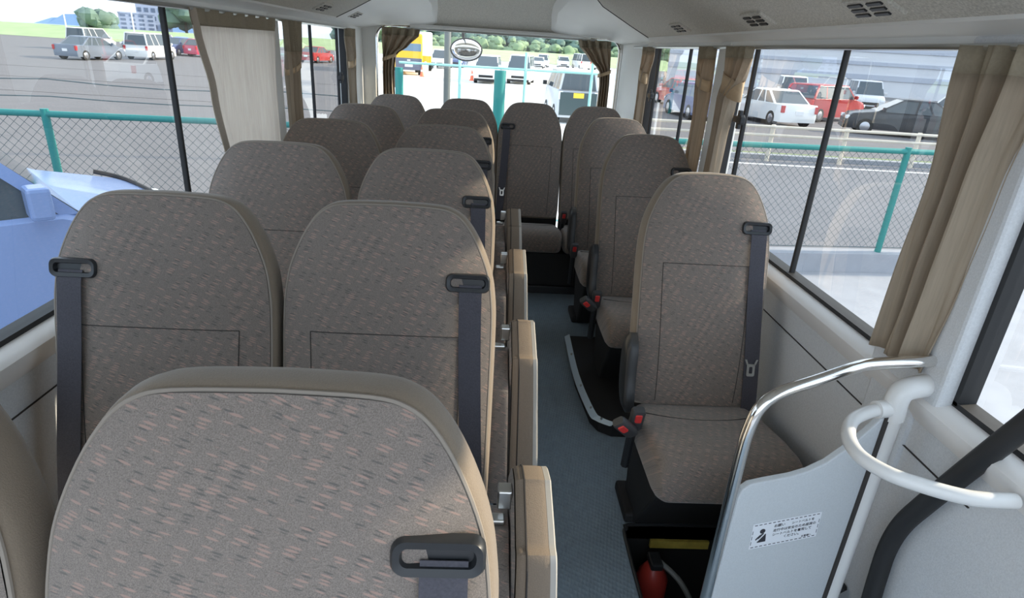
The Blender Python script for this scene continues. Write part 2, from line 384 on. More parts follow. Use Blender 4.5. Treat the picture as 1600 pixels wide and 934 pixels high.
def outline(w, inset=0):
    pts = []
    h = HALF(w); right = spline([Vector((a, b, 0)) for a, b in h], 4)
    right = right[2:-1] if True else right
    L = [(p.x, p.y) for p in right]; full = L + [(0, SH)] + [(-x, y) for x, y in reversed(L)]
    if inset:
        out = []; n = len(full)
        for i in range(n):
            a, b = Vector(full[i-1]), Vector(full[(i+1) % n]); d = (b-a)
            if d.length < 1e-6: d = Vector((1, 0))
            d.normalize(); nx = Vector((-d.y, d.x)); out.append((full[i][0]+nx.x*inset, full[i][1]+nx.y*inset))
        return out
    return full
SEATM = {}
def share(key, make):
    """build a mesh once and share its data between alike seats"""
    if key not in SEATM: SEATM[key] = make()
    return SEATM[key]
def part(name, mb_fn, key, m, parent, smooth=True, bevel=0):
    me = SEATM.get(key)
    if me is None:
        o = mb_fn().build(name, m, parent, smooth, bevel); SEATM[key] = o.data; return o
    o = bpy.data.objects.new(name, me); COL.objects.link(o); o.parent = parent; return o

def seat(loc, w, label, group, belt=0, buckle=0, recliner=0, tongue=None, base=True, two=False, cz=0.0):
    t = empty('passenger_seat', loc, label, 'seat', group)
    def panel():
        o = outline(w, .010); mb = MB(); c = (0, .36); rings = []
        for kk in range(11):
            f = 1-kk/10.0; f = f if kk < 10 else .02
            rings.append([bp(c[0]+(x-c[0])*f, c[1]+(y-c[1])*f, bulge(w, c[0]+(x-c[0])*f, c[1]+(y-c[1])*f)) for x, y in o])
        return mb.loft(rings, True, False, True)
    part('backrest', panel, ('panel', w), M['moquette'], t)
    def band():
        rs = [[bp(x, y, 0) for x, y in outline(w, .010)]]
        for ins, n in ((.003, -.006), (0, -.016), (-.003, -.036), (-.001, -.056), (.006, -.070), (.018, -.078)):
            rs.append([bp(x, y, n) for x, y in outline(w, ins)])
        return MB().loft(rs, True, False, False)
    part('backrest_band', band, ('band', w), M['band'], t)
    part('back_shell', lambda: MB().loft([[bp(x, y, n) for x, y in outline(w, i)] for i, n in ((.018, -.078), (.05, -.088), (.09, -.092))], True, False, True), ('shell', w), M['band_dark'], t)
    part('piping', lambda: MB().tube([bp(x, y, .001) for x, y in outline(w, .008)+outline(w, .008)[:2]], .0028, 6, False), ('pipe', w), M['piping'], t)
    def seams():
        mb = MB(); q = w/2-.080
        for sg in (-1, 1):
            mb.tube([bp(sg*(q+.012*(s/.46)), s, bulge(w, sg*(q+.012*(s/.46)), s)+.0002) for s in [.02+.04*i for i in range(12)]], .0011, 5)
        mb.tube([bp(u, .46, bulge(w, u, .46)+.0002) for u in [-q-.012+ (2*q+.024)*i/14 for i in range(15)]], .0011, 5)
        return mb
    part('stitched_seam', seams, ('seam', w), M['seam'], t)
    # cushion: rear top z .42 to a rounded front edge
    def cush():
        rings = []; cw = w-.004
        prof = [(.03, .36, .30, .80), (.0, .33, .415, .93), (-.05, .31, .428, .97), (-.14, .32, .440, 1.0), (-.24, .32, .458, 1.0), (-.31, .32, .464, 1.0), (-.345, .325, .458, .99), (-.368, .335, .440, .97), (-.380, .35, .41, .94), (-.382, .365, .39, .90)]
        for y, zb, zt, k_ in prof:
            zb += cz; zt += cz; h = zt-zb
            rings.append([(p[0], y, (zb+zt)/2+p[1]) for p in rrect(cw*k_, h, min(.035, h*.45), 5)])
        return MB().loft(rings, True, True, True)
    part('cushion', cush, ('cush', w, cz), M['moquette'], t)
    part('cushion_fold', lambda: MB().tube([(x, -.085-.035*(1-(x/(w/2-.03))**2), cz+.4345+.0022*(1-(x/(w/2-.03))**2)) for x in [(-1+2*i/16)*(w/2-.03) for i in range(17)]], .0016, 5), ('fold', w, cz), M['seam'], t)
    if base:
        def bs():
            mb = MB(); mb.hexa([(-w/2+.05, -.085, .0), (w/2-.05, -.085, .0), (w/2-.05, .06, .0), (-w/2+.05, .06, .0)], [(-w/2+.03, -.33, .335), (w/2-.03, -.33, .335), (w/2-.03, .03, .335), (-w/2+.03, .03, .335)]); mb.box((-w/2+.02, -.085, .0), (w/2-.02, .09, .04)); return mb
        part('seat_base', bs, ('base', w), M['blackmatte'], t, False, .01)
    if cz: part('back_skirt', lambda: MB().box((-w/2+.004, .028, .29), (w/2-.004, .06, .47)), ('skirt', w), M['blackmatte'], t, False, .004)
    if belt:
        ub = belt*(w/2-.062); sb = .578
        def bez():
            o = rrect(.094, .040, .014, 5); i_ = rrect(.070, .016, .007, 5)
            f = bulge(w, ub, sb)
            rings = []
            for prf, n in ((o, -.004), (o, .008), ([(x*.94, y*.9) for x, y in o], .013), ([(x*1.08, y*1.25) for x, y in i_], .011), (i_, .002)):
                rings.append([bp(ub+x, sb+y, f+n) for x, y in prf])
            return MB().loft(rings, True, False, True)
        g = part('belt_guide', bez, ('bez', w, belt), M['blackplastic'], t)
        def strap():
            rows = []
            n = 26
            for i in range(n+1):
                s = sb-.004 - (sb+.02)*i/n
                off = .006 if i == 0 else .012
                du = belt*(.006+.030*(i/n)**1.5)
                rows.append((ub+du, s, bulge(w, ub+du, s)+off))
            a = [[bp(u-.024, s, n_), bp(u+.024, s, n_), bp(u+.024, s, n_+.0015), bp(u-.024, s, n_+.0015)] for u, s, n_ in rows]
            return MB().loft(a, True, True, True)
        st = part('belt_strap', strap, ('strap', w, belt), M['belt'], t)
        if tongue:
            def tg():
                s = tongue; u = ub+belt*.02; f = bulge(w, u, s)+.016; mb = MB()
                a = rrect(.026, .040, .006, 3); i_ = rrect(.011, .022, .003, 3)
                mb.loft([[bp(u+x, s+y, f) for x, y in a], [bp(u+x, s+y, f+.003) for x, y in a], [bp(u+x, s+y, f+.003) for x, y in i_], [bp(u+x, s+y, f) for x, y in i_], [bp(u+x, s+y, f) for x, y in a]], True, False, False)
                for sg in (-1, 1): mb.hexa([bp(u+sg*.008, s+.016, f), bp(u+sg*.014, s+.016, f), bp(u+sg*.014, s+.016, f+.003), bp(u+sg*.008, s+.016, f+.003)], [bp(u+sg*.015, s+.034, f), bp(u+sg*.021, s+.034, f), bp(u+sg*.021, s+.034, f+.003), bp(u+sg*.015, s+.034, f+.003)])
                return mb
            part('belt_tongue', tg, ('tongue', w, belt, tongue), M['metal'], st, False)
    if buckle:
        def stalk(b):
            mb = MB(); mb.tube(spline([(b*(w/2+.012), -.10, .25), (b*(w/2+.016), -.13, .38), (b*(w/2+.018), -.16, .45)], 4), .014, 8); return mb
        def head(b, dx=0, dy=0, tilt=0):
            mb = MB(); p = Vector((b*(w/2+.018)+dx, -.155+dy, .43)); d = Vector((tilt*.9, -.25, .95-.4*abs(tilt))).normalized()
            sx = Vector((1, 0, 0)); sx = (sx-d*sx.dot(d)).normalized(); sy = d.cross(sx)
            rings = []
            for l, k_ in ((-.008, .7), (.006, 1), (.066, 1), (.074, .85)):
                rings.append([p + d*l + sx*x*k_ + sy*y*k_ for x, y in rrect(.040, .028, .008, 3)])
            return mb.loft(rings), p, d, sx, sy
        b_ = part('buckle_stalk', lambda: stalk(buckle), ('stalk', w, buckle), M['blackplastic'], t)
        h_ = part('buckle', lambda: head(buckle)[0], ('bk', w, buckle), M['greyplastic'], t)
        def btn(b, dx=0, dy=0, tilt=0):
            _, p, d, sx, sy = head(b, dx, dy, tilt); q = p + d*.050
            return MB().loft([[q + sx*x + sy*(-.0145) + d*y for x, y in rrect(.020, .030, .004, 3)], [q + sx*x + sy*(-.0185) + d*y for x, y in rrect(.018, .028, .004, 3)]])
        part('release_button', lambda: btn(buckle), ('btn', w, buckle), M['red'], h_)
        if two:
            h2 = part('buckle', lambda: head(buckle, buckle*.014, -.03, buckle*.75)[0], ('bk2', w, buckle), M['greyplastic'], t)
            part('release_button', lambda: btn(buckle, buckle*.014, -.03, buckle*.75), ('btn2', w, buckle), M['red'], h2)
    if recliner:
        def rc():
            mb = MB(); x0 = recliner*(w/2+.004)
            pr = spline([Vector((0, p[0], p[1])) for p in ((-.075, .43), (-.02, .42), (.03, .47), (.055, .58), (.035, .645), (.0, .655), (-.03, .62), (-.05, .52))], 4, True)
            rings = [[(x0+recliner*d, p.y*k_+(0)*1, .54+(p.z-.54)*k_) for p in pr] for d, k_ in ((0, 1), (.022, 1), (.032, .86), (.034, .55))]
            return mb.loft(rings)
        part('recliner_cover', rc, ('rec', w, recliner), M['blackplastic'], t)
    return t

YB = -.227
rows = [.553, 1.300, 2.030, 2.700, 3.425]
rown = ['first', 'second', 'third', 'fourth', 'fifth']
hint_a = ['large in front of everything', 'long grey belt down its edge', 'in the middle', 'mostly hidden', 'last before rear bench']
for i, y in enumerate(rows):
    seat((-.200, y+YB, 0), .460, 'brown aisle-side double seat, %s row from camera, %s' % (rown[i], hint_a[i]), 'double seats along the curtain wall', belt=1)
    if True:
        seat((-.668, y+YB-.012, 0), .460, 'brown moquette window-side double seat beside the curtain wall, %s row from camera' % rown[i], 'double seats along the curtain wall', belt=-1 if i < 2 else 0)
for x, lb in ((-.610, 'rear bench seat in the corner by the yellow bus view'), (-.158, 'rear bench seat below the round outside mirror'), (.266, 'rear bench seat facing the aisle, black belt down its side'), (.695, 'rear bench seat in front of the small silver van with yellow plate')):
    seat((x, 4.17+YB-.02*(x+.6), 0), .424, 'brown ' + lb, 'rear bench seats', belt=-1 if .2 < x < .3 else 0, tongue=.15 if .2 < x < .3 else None, buckle=1 if .2 < x < .3 else 0, base=False, cz=-.045)
bb = empty('bench_base', (.04, 3.78, 0), 'dark boxed base under the rear bench at the end of the aisle', 'base')
MB().box((-.95, -.16, .0), (.88, .30, .265)).build('front_board', M['blackmatte'], bb, bevel=.01); MB().box((-.95, -.185, .0), (.88, -.16, .05)).build('foot_strip', M['blackplastic'], bb, bevel=.004)
seat((.690, 1.877+YB, 0), .412, 'brown single seat nearest the camera with black belt and metal tongue', 'single seats along the guardrail windows', belt=1, buckle=-1, recliner=-1, tongue=.135, two=True)
seat((.717, 2.787+YB, 0), .415, 'brown single seat in the middle of the single row', 'single seats along the guardrail windows', belt=1, buckle=-1, recliner=-1, two=True)
seat((.703, 3.470+YB, 0), .412, 'brown single seat last in the row, before the rear bench', 'single seats along the guardrail windows', belt=1, buckle=-1, recliner=-1)

# folding jump seats on the aisle side of the doubles
M['padcloth'] = mat('pad_cloth', (.27, .215, .165), .95, noise=.12, nscale=400, bump=.3, bscale=500, spec=.1)
M['shellplastic'] = mat('pale_backboard', (.50, .47, .42), .4)
def jump(loc, label):
    t = empty('jump_seat', loc, label, 'seat', 'folded jump seats along the aisle')
    def slab(x0b, x1b, x0t, x1t, ztop, zbot, yf, yb, ch, r=.012):
        """upright pad: outline in y-z, thickness in x, leaning towards the doubles at the top"""
        out = [(yf, zbot+.03), (yf, ztop-.085), (yf+.035, ztop-.045), (yf+ch, ztop-.004), (yf+ch+.02, ztop-.001), (yb-.06, ztop-.04), (yb, ztop-.13), (yb, zbot+.03), (yb-.03, zbot), (yf+.03, zbot)]
        pts = spline([Vector((0, a, b)) for a, b in out], 7, True); cy = (yf+yb)/2; cz = (zbot+ztop)/2
        def lerp(z, a, b): f = (z-zbot)/(ztop-zbot); return a+(b-a)*f
        rings = []
        for f, k_ in ((0, .90), (.10, .97), (.28, 1), (.72, 1), (.9, .985), (1, .95)):
            rings.append([(lerp(p.z, x0b, x0t)*(1-f) + lerp(p.z, x1b, x1t)*f, cy+(p.y-cy)*(1-(1-k_)*.35/.5*.5), cz+(p.z-cz)*(1-(1-k_)*.25)) for p in pts])
        return rings
    ro = slab(.088, .158, .074, .126, .80, .34, 0, .27, .11)
    part('cushion_pad', lambda: MB().loft(ro), ('jpad',), M['padcloth'], t)
    part('cushion_face', lambda: MB().loft([[(p[0]-.002, p[1], p[2]) for p in ro[0]], [(p[0]-.006, .135+(p[1]-.135)*.9, .57+(p[2]-.57)*.92) for p in ro[0]]], True, False, True), ('jface',), M['moquette'], t)
    part('pad_seam', lambda: MB().tube([(p[0], p[1]-.0005, p[2]+.0005) for p in ro[2]+ro[2][:1]], .0016, 5, False), ('jseam',), M['seam'], t)
    part('backboard_edge', lambda: MB().loft([[(p[0]+.001, p[1], p[2]) for p in ro[4]], [(p[0]+.004, .135+(p[1]-.135)*1.012, .57+(p[2]-.57)*1.012) for p in ro[5]], [(p[0]+.006, .135+(p[1]-.135)*1.0, .57+(p[2]-.57)*1.0) for p in ro[5]], [(p[0]+.007, .135+(p[1]-.135)*.93, .57+(p[2]-.57)*.93) for p in ro[5]]]), ('jedge',), M['shellplastic'], t)
    ri = slab(.032, .082, .028, .066, .735, .34, -.02, .24, .09)
    part('backrest_pad', lambda: MB().loft(ri), ('jback',), M['moquette'], t)
    part('hinge_clip', lambda: MB().box((.046, .105, .752), (.070, .130, .788)).box((.030, .085, .738), (.060, .105, .748)), ('jclip',), M['metal'], t, False, .003)
    part('mount_post', lambda: MB().box((.055, .10, 0), (.11, .17, .36)), ('jpost',), M['blackmatte'], t, False, .005)
    return t
jump((-.008, .665, 0), 'folded brown jump seat nearest the camera, chrome clip on its top')
jump((.004, 1.275, 0), 'second folded brown jump seat from the camera, whole edge in view')
jump((.010, 1.870, 0), 'third folded brown jump seat from the camera along the aisle')
jump((.016, 2.440, 0), 'farthest folded brown jump seat along the aisle')

# ------------------------------------------------------------------ things on the right of the aisle
pl = empty('seat_platform', (.70, 2.45, 0), 'low black raised platform with bright aluminium edge under the middle single seat', 'platform')
o_ = [(-.245, .42), (-.25, 0), (-.225, -.30), (-.20, -.36), (-.15, -.395), (.25, -.40), (.25, .42)]
MB().loft([[(x, y, z) for x, y in o_] for z in (0, .055)]).build('platform_top', M['blackmatte'], pl)
MB().loft([[(p.x-.012, p.y-.012*0, .050), (p.x+.014, p.y+.004, .064), (p.x+.014, p.y+.004, .050)] for p in spline([Vector((a, b, 0)) for a, b in o_[0:5]], 5)]).build('aluminium_edge', M['alu'], pl)
for q in ((-.247, .2), (-.24, -.1), (-.222, -.28), (-.19, -.36)):
    MB().cyl((q[0], q[1], .058), (0, 0, 1), .005, .008, 8).build('screw', M['metal'], pl)

# stepwell in front of the first single seat
sw = MB()
x0, x1, y0, y1, zb = .50, .955, 1.02, 1.56, -.34
sw.add([(x0, y0, zb), (x1, y0, zb), (x1, y1, zb), (x0, y1, zb), (x0, y0, 0), (x1, y0, 0), (x1, y1, 0), (x0, y1, 0)], [(0,1,2,3), (0,4,5,1), (1,5,6,2), (2,6,7,3), (3,7,4,0)])
well = sw.build('foot_well', M['blackmatte']); tag(well, 'dark sunken foot well in the floor before the nearest single seat', 'well')
pts = spline([Vector(p) for p in ((.495, 1.03, .004), (.495, 1.47, .004), (.507, 1.535, .004), (.555, 1.556, .004), (.95, 1.558, .004))], 6)
MB().tube(pts, .006, 8).build('rim_moulding', M['blackplastic'], well, True)
MB().box((.60, 1.545, -.085), (.80, 1.556, -.055)).build('yellow_step_strip', mat('yellow_strip', (.62, .48, .10), .5, noise=.3, nscale=50), well)
ex = empty('fire_extinguisher', (.585, 1.44, -.338), 'small dark red fire extinguisher standing down in the foot well', 'extinguisher')
M['exred'] = mat('extinguisher_red', (.38, .04, .03), .35)
MB().tube([(0, 0, 0), (0, 0, .02), (0, 0, .24), (0, 0, .28), (0, 0, .295)], [.046, .05, .05, .03, .018], 18).build('cylinder_body', M['exred'], ex, True)
MB().box((-.02, -.03, .29), (.02, .03, .315)).build('valve_head', M['blackplastic'], ex, bevel=.005)
MB().tube(spline([(.015, 0, .302), (.08, -.05, .26), (.13, -.08, .15), (.10, -.10, .06), (.05, -.09, .05)], 5), .009, 8).build('hose', mat('grey_hose', (.20, .21, .2), .5), ex, True)

# partition with chrome rail and sticker
pt = empty('guard_panel', (.543, 1.0, 0), 'grey guard panel with bent chrome rail and white seat belt sticker', 'panel', rz=math.atan2(.21, .977))
def arc_top():
    top = [(.015, .62), (.03, .632), (.07, .636), (.13, .640), (.17, .648), (.21, .665), (.25, .695), (.29, .735), (.325, .775)]
    o = [(.005, .02)] + [(.008, .60)] + top + [(.325, .02)]
    return MB().loft([[(x, y, z) for x, z in o] for y in (-.008, .008)])
arc_top().build('panel_board', M['partition'], pt, bevel=.003)
rail = spline([Vector(p) for p in ((-.004, 0, 0.0), (-.004, 0, .25), (-.004, 0, .50), (-.004, 0, .70), (-.001, 0, .765), (.012, 0, .815), (.05, .002, .845), (.14, .004, .868), (.22, .006, .888), (.27, .006, .893), (.42, 0, .893))], 6)
MB().tube(rail, .0125, 14).build('chrome_rail', M['chrome'], pt, True)
MB().box((.322, -.012, 0), (.334, .012, .78)).build('edge_gap_strip', M['seam'], pt)
# sticker: white card, dashed border, crossed figure, lines of print
st = empty('sticker', (.066, -.0085, .485), None); st.parent = pt
st.rotation_euler = (0, R_(-3), 0); st.scale = (1.12, 1, 1.08)
card = MB().box((0, -.0008, -.033), (.155, 0, .033)); c_ = card.build('card', mat('sticker_white', (.86, .88, .92), .35), st)
M['ink'] = mat('sticker_ink', (.03, .03, .04), .6)
ink = MB()
for i in range(15):
    for z in (-.029, .029): ink.box((.004+.010*i, -.0012, z-.0008), (.004+.010*i+.006, -.0008, z+.0008))
for z0 in (-.022, -.008, .006):
    ink.box((.002, -.0012, z0), (.003, -.0008, z0+.009)); ink.box((.152, -.0012, z0), (.153, -.0008, z0+.009))
ink.build('dashed_border', M['ink'], st)
fg = MB()
fg.loft([[(.024+.006*math.cos(a), y, .011+.006*math.sin(a)) for a in [i*.5236 for i in range(12)]] for y in (-.0013, -.0008)])
fg.loft([[(x, y, z) for x, z in ((.016, -.018), (.035, -.018), (.033, .002), (.026, .005), (.019, .001), (.011, -.008), (.012, -.011), (.018, -.006))] for y in (-.0013, -.0008)])
fg.build('seat_belt_figure', M['ink'], st)
MB().add([(.010, -.0014, -.018), (.013, -.0014, -.019), (.037, -.0014, .010), (.035, -.0014, .012)], [(0, 1, 2, 3)]).build('belt_stroke', c_.data.materials[0], st)
def text(body, x, z, size):
    cu = bpy.data.curves.new('print_line', 'FONT'); cu.body = body; cu.size = size; cu.extrude = .0002; cu.align_x = 'LEFT'
    o = bpy.data.objects.new('print_line', cu); COL.objects.link(o); o.parent = st; o.location = (x, -.0011, z); o.rotation_euler = (R_(90), 0, 0); cu.materials.append(M['ink'])
    dg = bpy.context.evaluated_depsgraph_get(); me = bpy.data.meshes.new_from_object(o.evaluated_get(dg)); mt = o.matrix_local.copy(); bpy.data.objects.remove(o)
    q = bpy.data.objects.new('print_line', me); COL.objects.link(q); q.parent = st; q.location = (x, -.0011, z); q.rotation_euler = (R_(90), 0, 0)
text('お願い', .048, .016, .0085); text('シートベルトを', .088, .016, .0075)
text('走行中は安全のため座席の', .048, .004, .0082); text('シートベルトを着用して', .048, -.007, .0082); text('ください。', .075, -.017, .0082); text('お客様へ', .118, -.026, .0060)

# white pole with grab ring
po = empty('grab_pole', (.885, 1.072, 0), 'white coated pole with curved grab ring beside the guard panel', 'pole')
MB().tube([(0, 0, -.02), (0, 0, .79)], .020, 16).build('pole_tube', M['whitepaint'], po, True)
ring = spline([Vector((x-.885, y-1.072, z-.003)) for x, y, z in ((.862, 1.072, .785), (.815, 1.055, .785), (.762, 1.020, .785), (.725, .965, .783), (.716, .91, .781), (.738, .866, .78), (.775, .838, .779), (.85, .805, .778), (.93, .80, .778))], 6)
MB().tube(ring, .0135, 14).build('grab_ring', M['whitepaint'], po, True)
MB().tube([(-.045, -.006, .783), (-.015, 0, .783)], .019, 14).build('clamp', M['whitepaint'], po, True)
MB().tube(spline([(0, 0, .76), (0, .003, .81), (.02, .006, .83), (.09, .010, .842)], 5), [.024]*16, 14).build('wall_arm', M['whitepaint'], po, True)

o = MB().box((.948, 1.10, .60), (.97, 1.262, .798)).build('trim_%d' % k, M['wall'], None, False, .012); o['kind'] = 'structure'; k += 1
# rubber door seal curving down the wall
seal = MB(); sp = spline([Vector(p) for p in ((.937, .80, 1.0), (.937, .90, .78), (.937, .97, .62), (.937, 1.005, .53), (.937, 1.018, .45), (.937, 1.014, .36), (.937, 1.006, .25), (.937, 1.0, .02))], 5)
seal.tube(sp, .020, 10); so = seal.build('door_seal', M['rubber'], None, True); tag(so, 'thick black rubber door seal curving down the grey wall behind the pole', 'seal')
hk = MB(); hk.tube(spline([(.90, 1.14, .0), (.905, 1.13, .13), (.93, 1.12, .20), (.945, 1.11, .235)], 4), [.012]*13, 8); tag(hk.build('floor_bracket', M['blackmatte'], None, True), 'small black bracket on the floor at the foot of the white pole', 'bracket')

# ------------------------------------------------------------------ curtains
def curtain(name, label, group, wall, base, across, rowsdef, pleats, amp, header=.05, n=48, thick=.0015, tie=None, tiew=.02, edge=None, cl='gathered'):
    """wall: inward normal; base: point on the rail; across: unit vector along the wall; rows: (drop, centre, half width, amp factor)"""
    nrm = Vector(wall); ac = Vector(across); t = empty(name, base, label, 'curtain', group)
    rows = []
    for (a, b) in zip(rowsdef, rowsdef[1:]):
        st = max(2, int((b[0]-a[0])/.03))
        for q in range(st):
            f = q/st; g = f*f*(3-2*f); rows.append(tuple([a[0]+(b[0]-a[0])*f] + [a[j]+(b[j]-a[j])*g for j in (1, 2, 3)]))
    rows.append(rowsdef[-1])
    def pt(r, u, extra=0):
        d, c, hw, af = r
        return Vector((0, 0, -d)) + ac*(c+hw*u) + nrm*(amp*af*math.sin(u*math.pi*pleats + .6*math.sin(d*5)) + amp*.35*af*math.sin(u*math.pi*pleats*2.3+1) + extra)
    us = [-1+2*i/n for i in range(n+1)]
    hd = [r for r in rows if r[0] <= header] ; bd = [r for r in rows if r[0] >= (hd[-1][0] if hd else 0)]
    def sheet(rr, nm, m):
        mb = MB(); mb.loft([[pt(r, u) for u in us] for r in rr], False, False, False)
        o = mb.build(nm, m, t, True); md = o.modifiers.new('thickness', 'SOLIDIFY'); md.thickness = thick; md.offset = 0; return o
    sheet(bd, 'curtain_body', M[cl])
    if len(hd) > 1: sheet(hd, 'header_tape', M['curtain_head'])
    if edge:
        sheet_us = us; mb = MB(); sgn = edge
        mb.loft([[pt(r, sgn*(1-.13*.5*(1+w_)) , .002) for w_ in (-1, 0, 1)] for r in rows], False, False, False)
        o = mb.build('edge_border', M['border'], t, True)
    if tie is not None:
        r = min(rows, key=lambda q: abs(q[0]-tie)); mb = MB(); pts = []
        for k_ in range(24):
            a = 2*math.pi*k_/24; pts.append(Vector((0, 0, -tie + .018*math.cos(a))) + ac*(r[1]+(r[2]+.006)*math.cos(a)) + nrm*((amp*r[3]+.006)*math.sin(a)))
        rings = [[p+Vector((0, 0, -tiew)) for p in pts], [p+Vector((0, 0, tiew)) for p in pts]]
        mb.loft(rings, True, False, False); o = mb.build('tie_band', M['tie'], t, True); md = o.modifiers.new('thickness', 'SOLIDIFY'); md.thickness = .002
        MB().cyl(Vector((0, 0, -tie)) + ac*(r[1]) - nrm*.03, nrm, .006, .03, 8).build('tie_hook', M['blackplastic'], t)
    return t
gc = 'window curtains'
curtain('curtain', 'wide beige curtain hanging flat across the end of the near window', gc, (1, 0, 0), (-.922, 2.43, ZH-.01), (0, 1, 0),
        [(0, -.0, .39, .5), (.03, .0, .385, .5), (.05, 0, .375, .4), (.25, .02, .325, .35), (.55, .055, .285, .4), (.78, .075, .27, .5)], 7, .012, header=.052, edge=-1, cl='curtain')
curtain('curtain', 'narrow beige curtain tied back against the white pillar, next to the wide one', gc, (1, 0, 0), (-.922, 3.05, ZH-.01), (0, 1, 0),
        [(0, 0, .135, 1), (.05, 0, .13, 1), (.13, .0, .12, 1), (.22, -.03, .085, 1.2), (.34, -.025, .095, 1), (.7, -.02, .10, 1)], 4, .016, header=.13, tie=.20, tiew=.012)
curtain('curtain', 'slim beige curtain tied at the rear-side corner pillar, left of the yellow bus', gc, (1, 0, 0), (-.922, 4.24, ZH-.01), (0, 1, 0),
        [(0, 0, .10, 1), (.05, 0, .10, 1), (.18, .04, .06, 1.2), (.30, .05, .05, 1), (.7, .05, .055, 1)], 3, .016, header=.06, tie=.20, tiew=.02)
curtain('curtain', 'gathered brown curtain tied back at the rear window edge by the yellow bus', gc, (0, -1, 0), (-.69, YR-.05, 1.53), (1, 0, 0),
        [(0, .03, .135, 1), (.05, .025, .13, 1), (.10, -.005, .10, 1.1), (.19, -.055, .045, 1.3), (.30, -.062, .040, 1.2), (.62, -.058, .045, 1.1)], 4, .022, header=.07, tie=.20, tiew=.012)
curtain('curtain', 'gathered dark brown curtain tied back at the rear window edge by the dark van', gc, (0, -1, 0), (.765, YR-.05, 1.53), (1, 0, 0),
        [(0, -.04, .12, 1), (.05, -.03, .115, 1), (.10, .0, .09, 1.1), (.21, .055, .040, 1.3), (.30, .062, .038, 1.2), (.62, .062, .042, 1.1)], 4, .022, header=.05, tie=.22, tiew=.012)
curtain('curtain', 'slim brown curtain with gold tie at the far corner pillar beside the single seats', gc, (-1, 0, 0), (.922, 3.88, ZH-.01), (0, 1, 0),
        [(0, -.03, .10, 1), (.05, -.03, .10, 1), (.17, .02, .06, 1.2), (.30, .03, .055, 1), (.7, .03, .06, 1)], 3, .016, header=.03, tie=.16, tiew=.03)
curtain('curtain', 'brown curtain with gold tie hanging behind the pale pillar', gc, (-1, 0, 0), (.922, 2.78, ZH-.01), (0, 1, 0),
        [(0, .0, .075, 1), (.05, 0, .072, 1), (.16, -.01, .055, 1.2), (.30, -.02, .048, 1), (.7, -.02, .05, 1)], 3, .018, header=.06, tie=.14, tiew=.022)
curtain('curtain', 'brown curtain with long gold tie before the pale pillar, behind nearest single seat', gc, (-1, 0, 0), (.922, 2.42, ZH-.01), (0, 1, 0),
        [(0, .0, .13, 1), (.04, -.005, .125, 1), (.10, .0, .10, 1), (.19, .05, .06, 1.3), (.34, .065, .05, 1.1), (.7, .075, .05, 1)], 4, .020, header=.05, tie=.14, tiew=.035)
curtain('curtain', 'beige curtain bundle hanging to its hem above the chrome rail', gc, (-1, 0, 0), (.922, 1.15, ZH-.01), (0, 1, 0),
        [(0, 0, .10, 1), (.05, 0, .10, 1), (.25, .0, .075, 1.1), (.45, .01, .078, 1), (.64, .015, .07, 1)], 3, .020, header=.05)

# round convex mirror outside the rear window
mr = empty('rear_mirror', (-.215, 5.22, 1.41), 'round convex mirror hanging outside the rear window', 'mirror')
def ell(rx, ry, rz, c=(0, 0, 0), n=24, m=12, half=None):
    rings = []
    for i in range(m+1):
        a = -math.pi/2 + math.pi*i/m
        if half and a > 0: a = 0
        rings.append([(c[0]+rx*math.cos(a)*math.cos(b), c[1]+ry*math.sin(a), c[2]+rz*math.cos(a)*math.sin(b)) for b in [2*math.pi*k_/n for k_ in range(n)]])
    return MB().loft(rings, True, True, True)
ell(.122, .045, .080, half=True).build('mirror_face', M['chrome'], mr, True)
MB().tube([(.124*math.cos(a), 0, .082*math.sin(a)) for a in [2*math.pi*k_/32 for k_ in range(34)]], .006, 8, False).build('rim', M['rubber'], mr, True)
MB().tube(spline([(-.02, .02, .05), (-.03, .03, .11), (-.03, -.05, .2), (-.03, -.35, .26)], 5), .011, 8).build('stalk', M['blackplastic'], mr, True)

# ------------------------------------------------------------------ fence line behind the bus
def fy(x): return 6.85 + .097*x
def fence(name, xa, xb, ztop, label, wires=(), step=2.4, posts=None):
    L = math.hypot(xb-xa, fy(xb)-fy(xa)); rz = math.atan2(fy(xb)-fy(xa), xb-xa)
    t = empty(name, (xa, fy(xa), G), label, 'fence', rz=rz); zt = ztop-G; zb = .24
    MB().tube([(0, 0, zt), (L, 0, zt)], .032, 10).build('top_rail', M['green'], t, True)
    MB().tube([(0, 0, zb+.06), (L, 0, zb+.06)], .006, 6).build('bottom_wire', M['wire'], t)
    for q in posts or [i*step for i in range(int(L/step)+1)]:
        MB().tube([(q, .0, .15), (q, .0, zt+.05)], .038, 12).build('fence_post', M['green'], t, True)
    mb = MB(); p = .095; h = zt-zb-.06; n = int(L/p); r = .0026
    for i in range(-int(h/p)-1, n+1):
        for sg in (-1, 1):
            a0 = i*p; a1 = a0+h
            s0 = max(0, -a0); s1 = min(h, L-a0)
            if s1 <= s0: continue
            x0, x1 = a0+s0, a0+s1
            zz0, zz1 = (zb+.06+s0, zb+.06+s1) if sg > 0 else (zt-s0, zt-s1)
            mb.tube([(x0, sg*.004, zz0), (x1, sg*.004, zz1)], r, 3, False)
    o = mb.build('chain_link_mesh', M['wire'], t); o['kind'] = 'stuff'
    for zw, sag in wires:
        MB().tube([(L*i/24, 0, zw-G - sag*math.sin(math.pi*((L*i/24) % 2.4)/2.4)) for i in range(25)], .0055, 5).build('strand_wire', M['wire'], t)
    return t
fence('chain_link_fence', -14, -1.15, .56, 'green chain link fence on the kerb outside the curtain windows, strand wires above', ((.735, .03), (.90, .05)))
fence('chain_link_fence', 1.36, 13, .57, 'green chain link fence on the kerb outside the single seat windows', posts=[0, 3.75, 7.2, 10.6])
kb = MB()
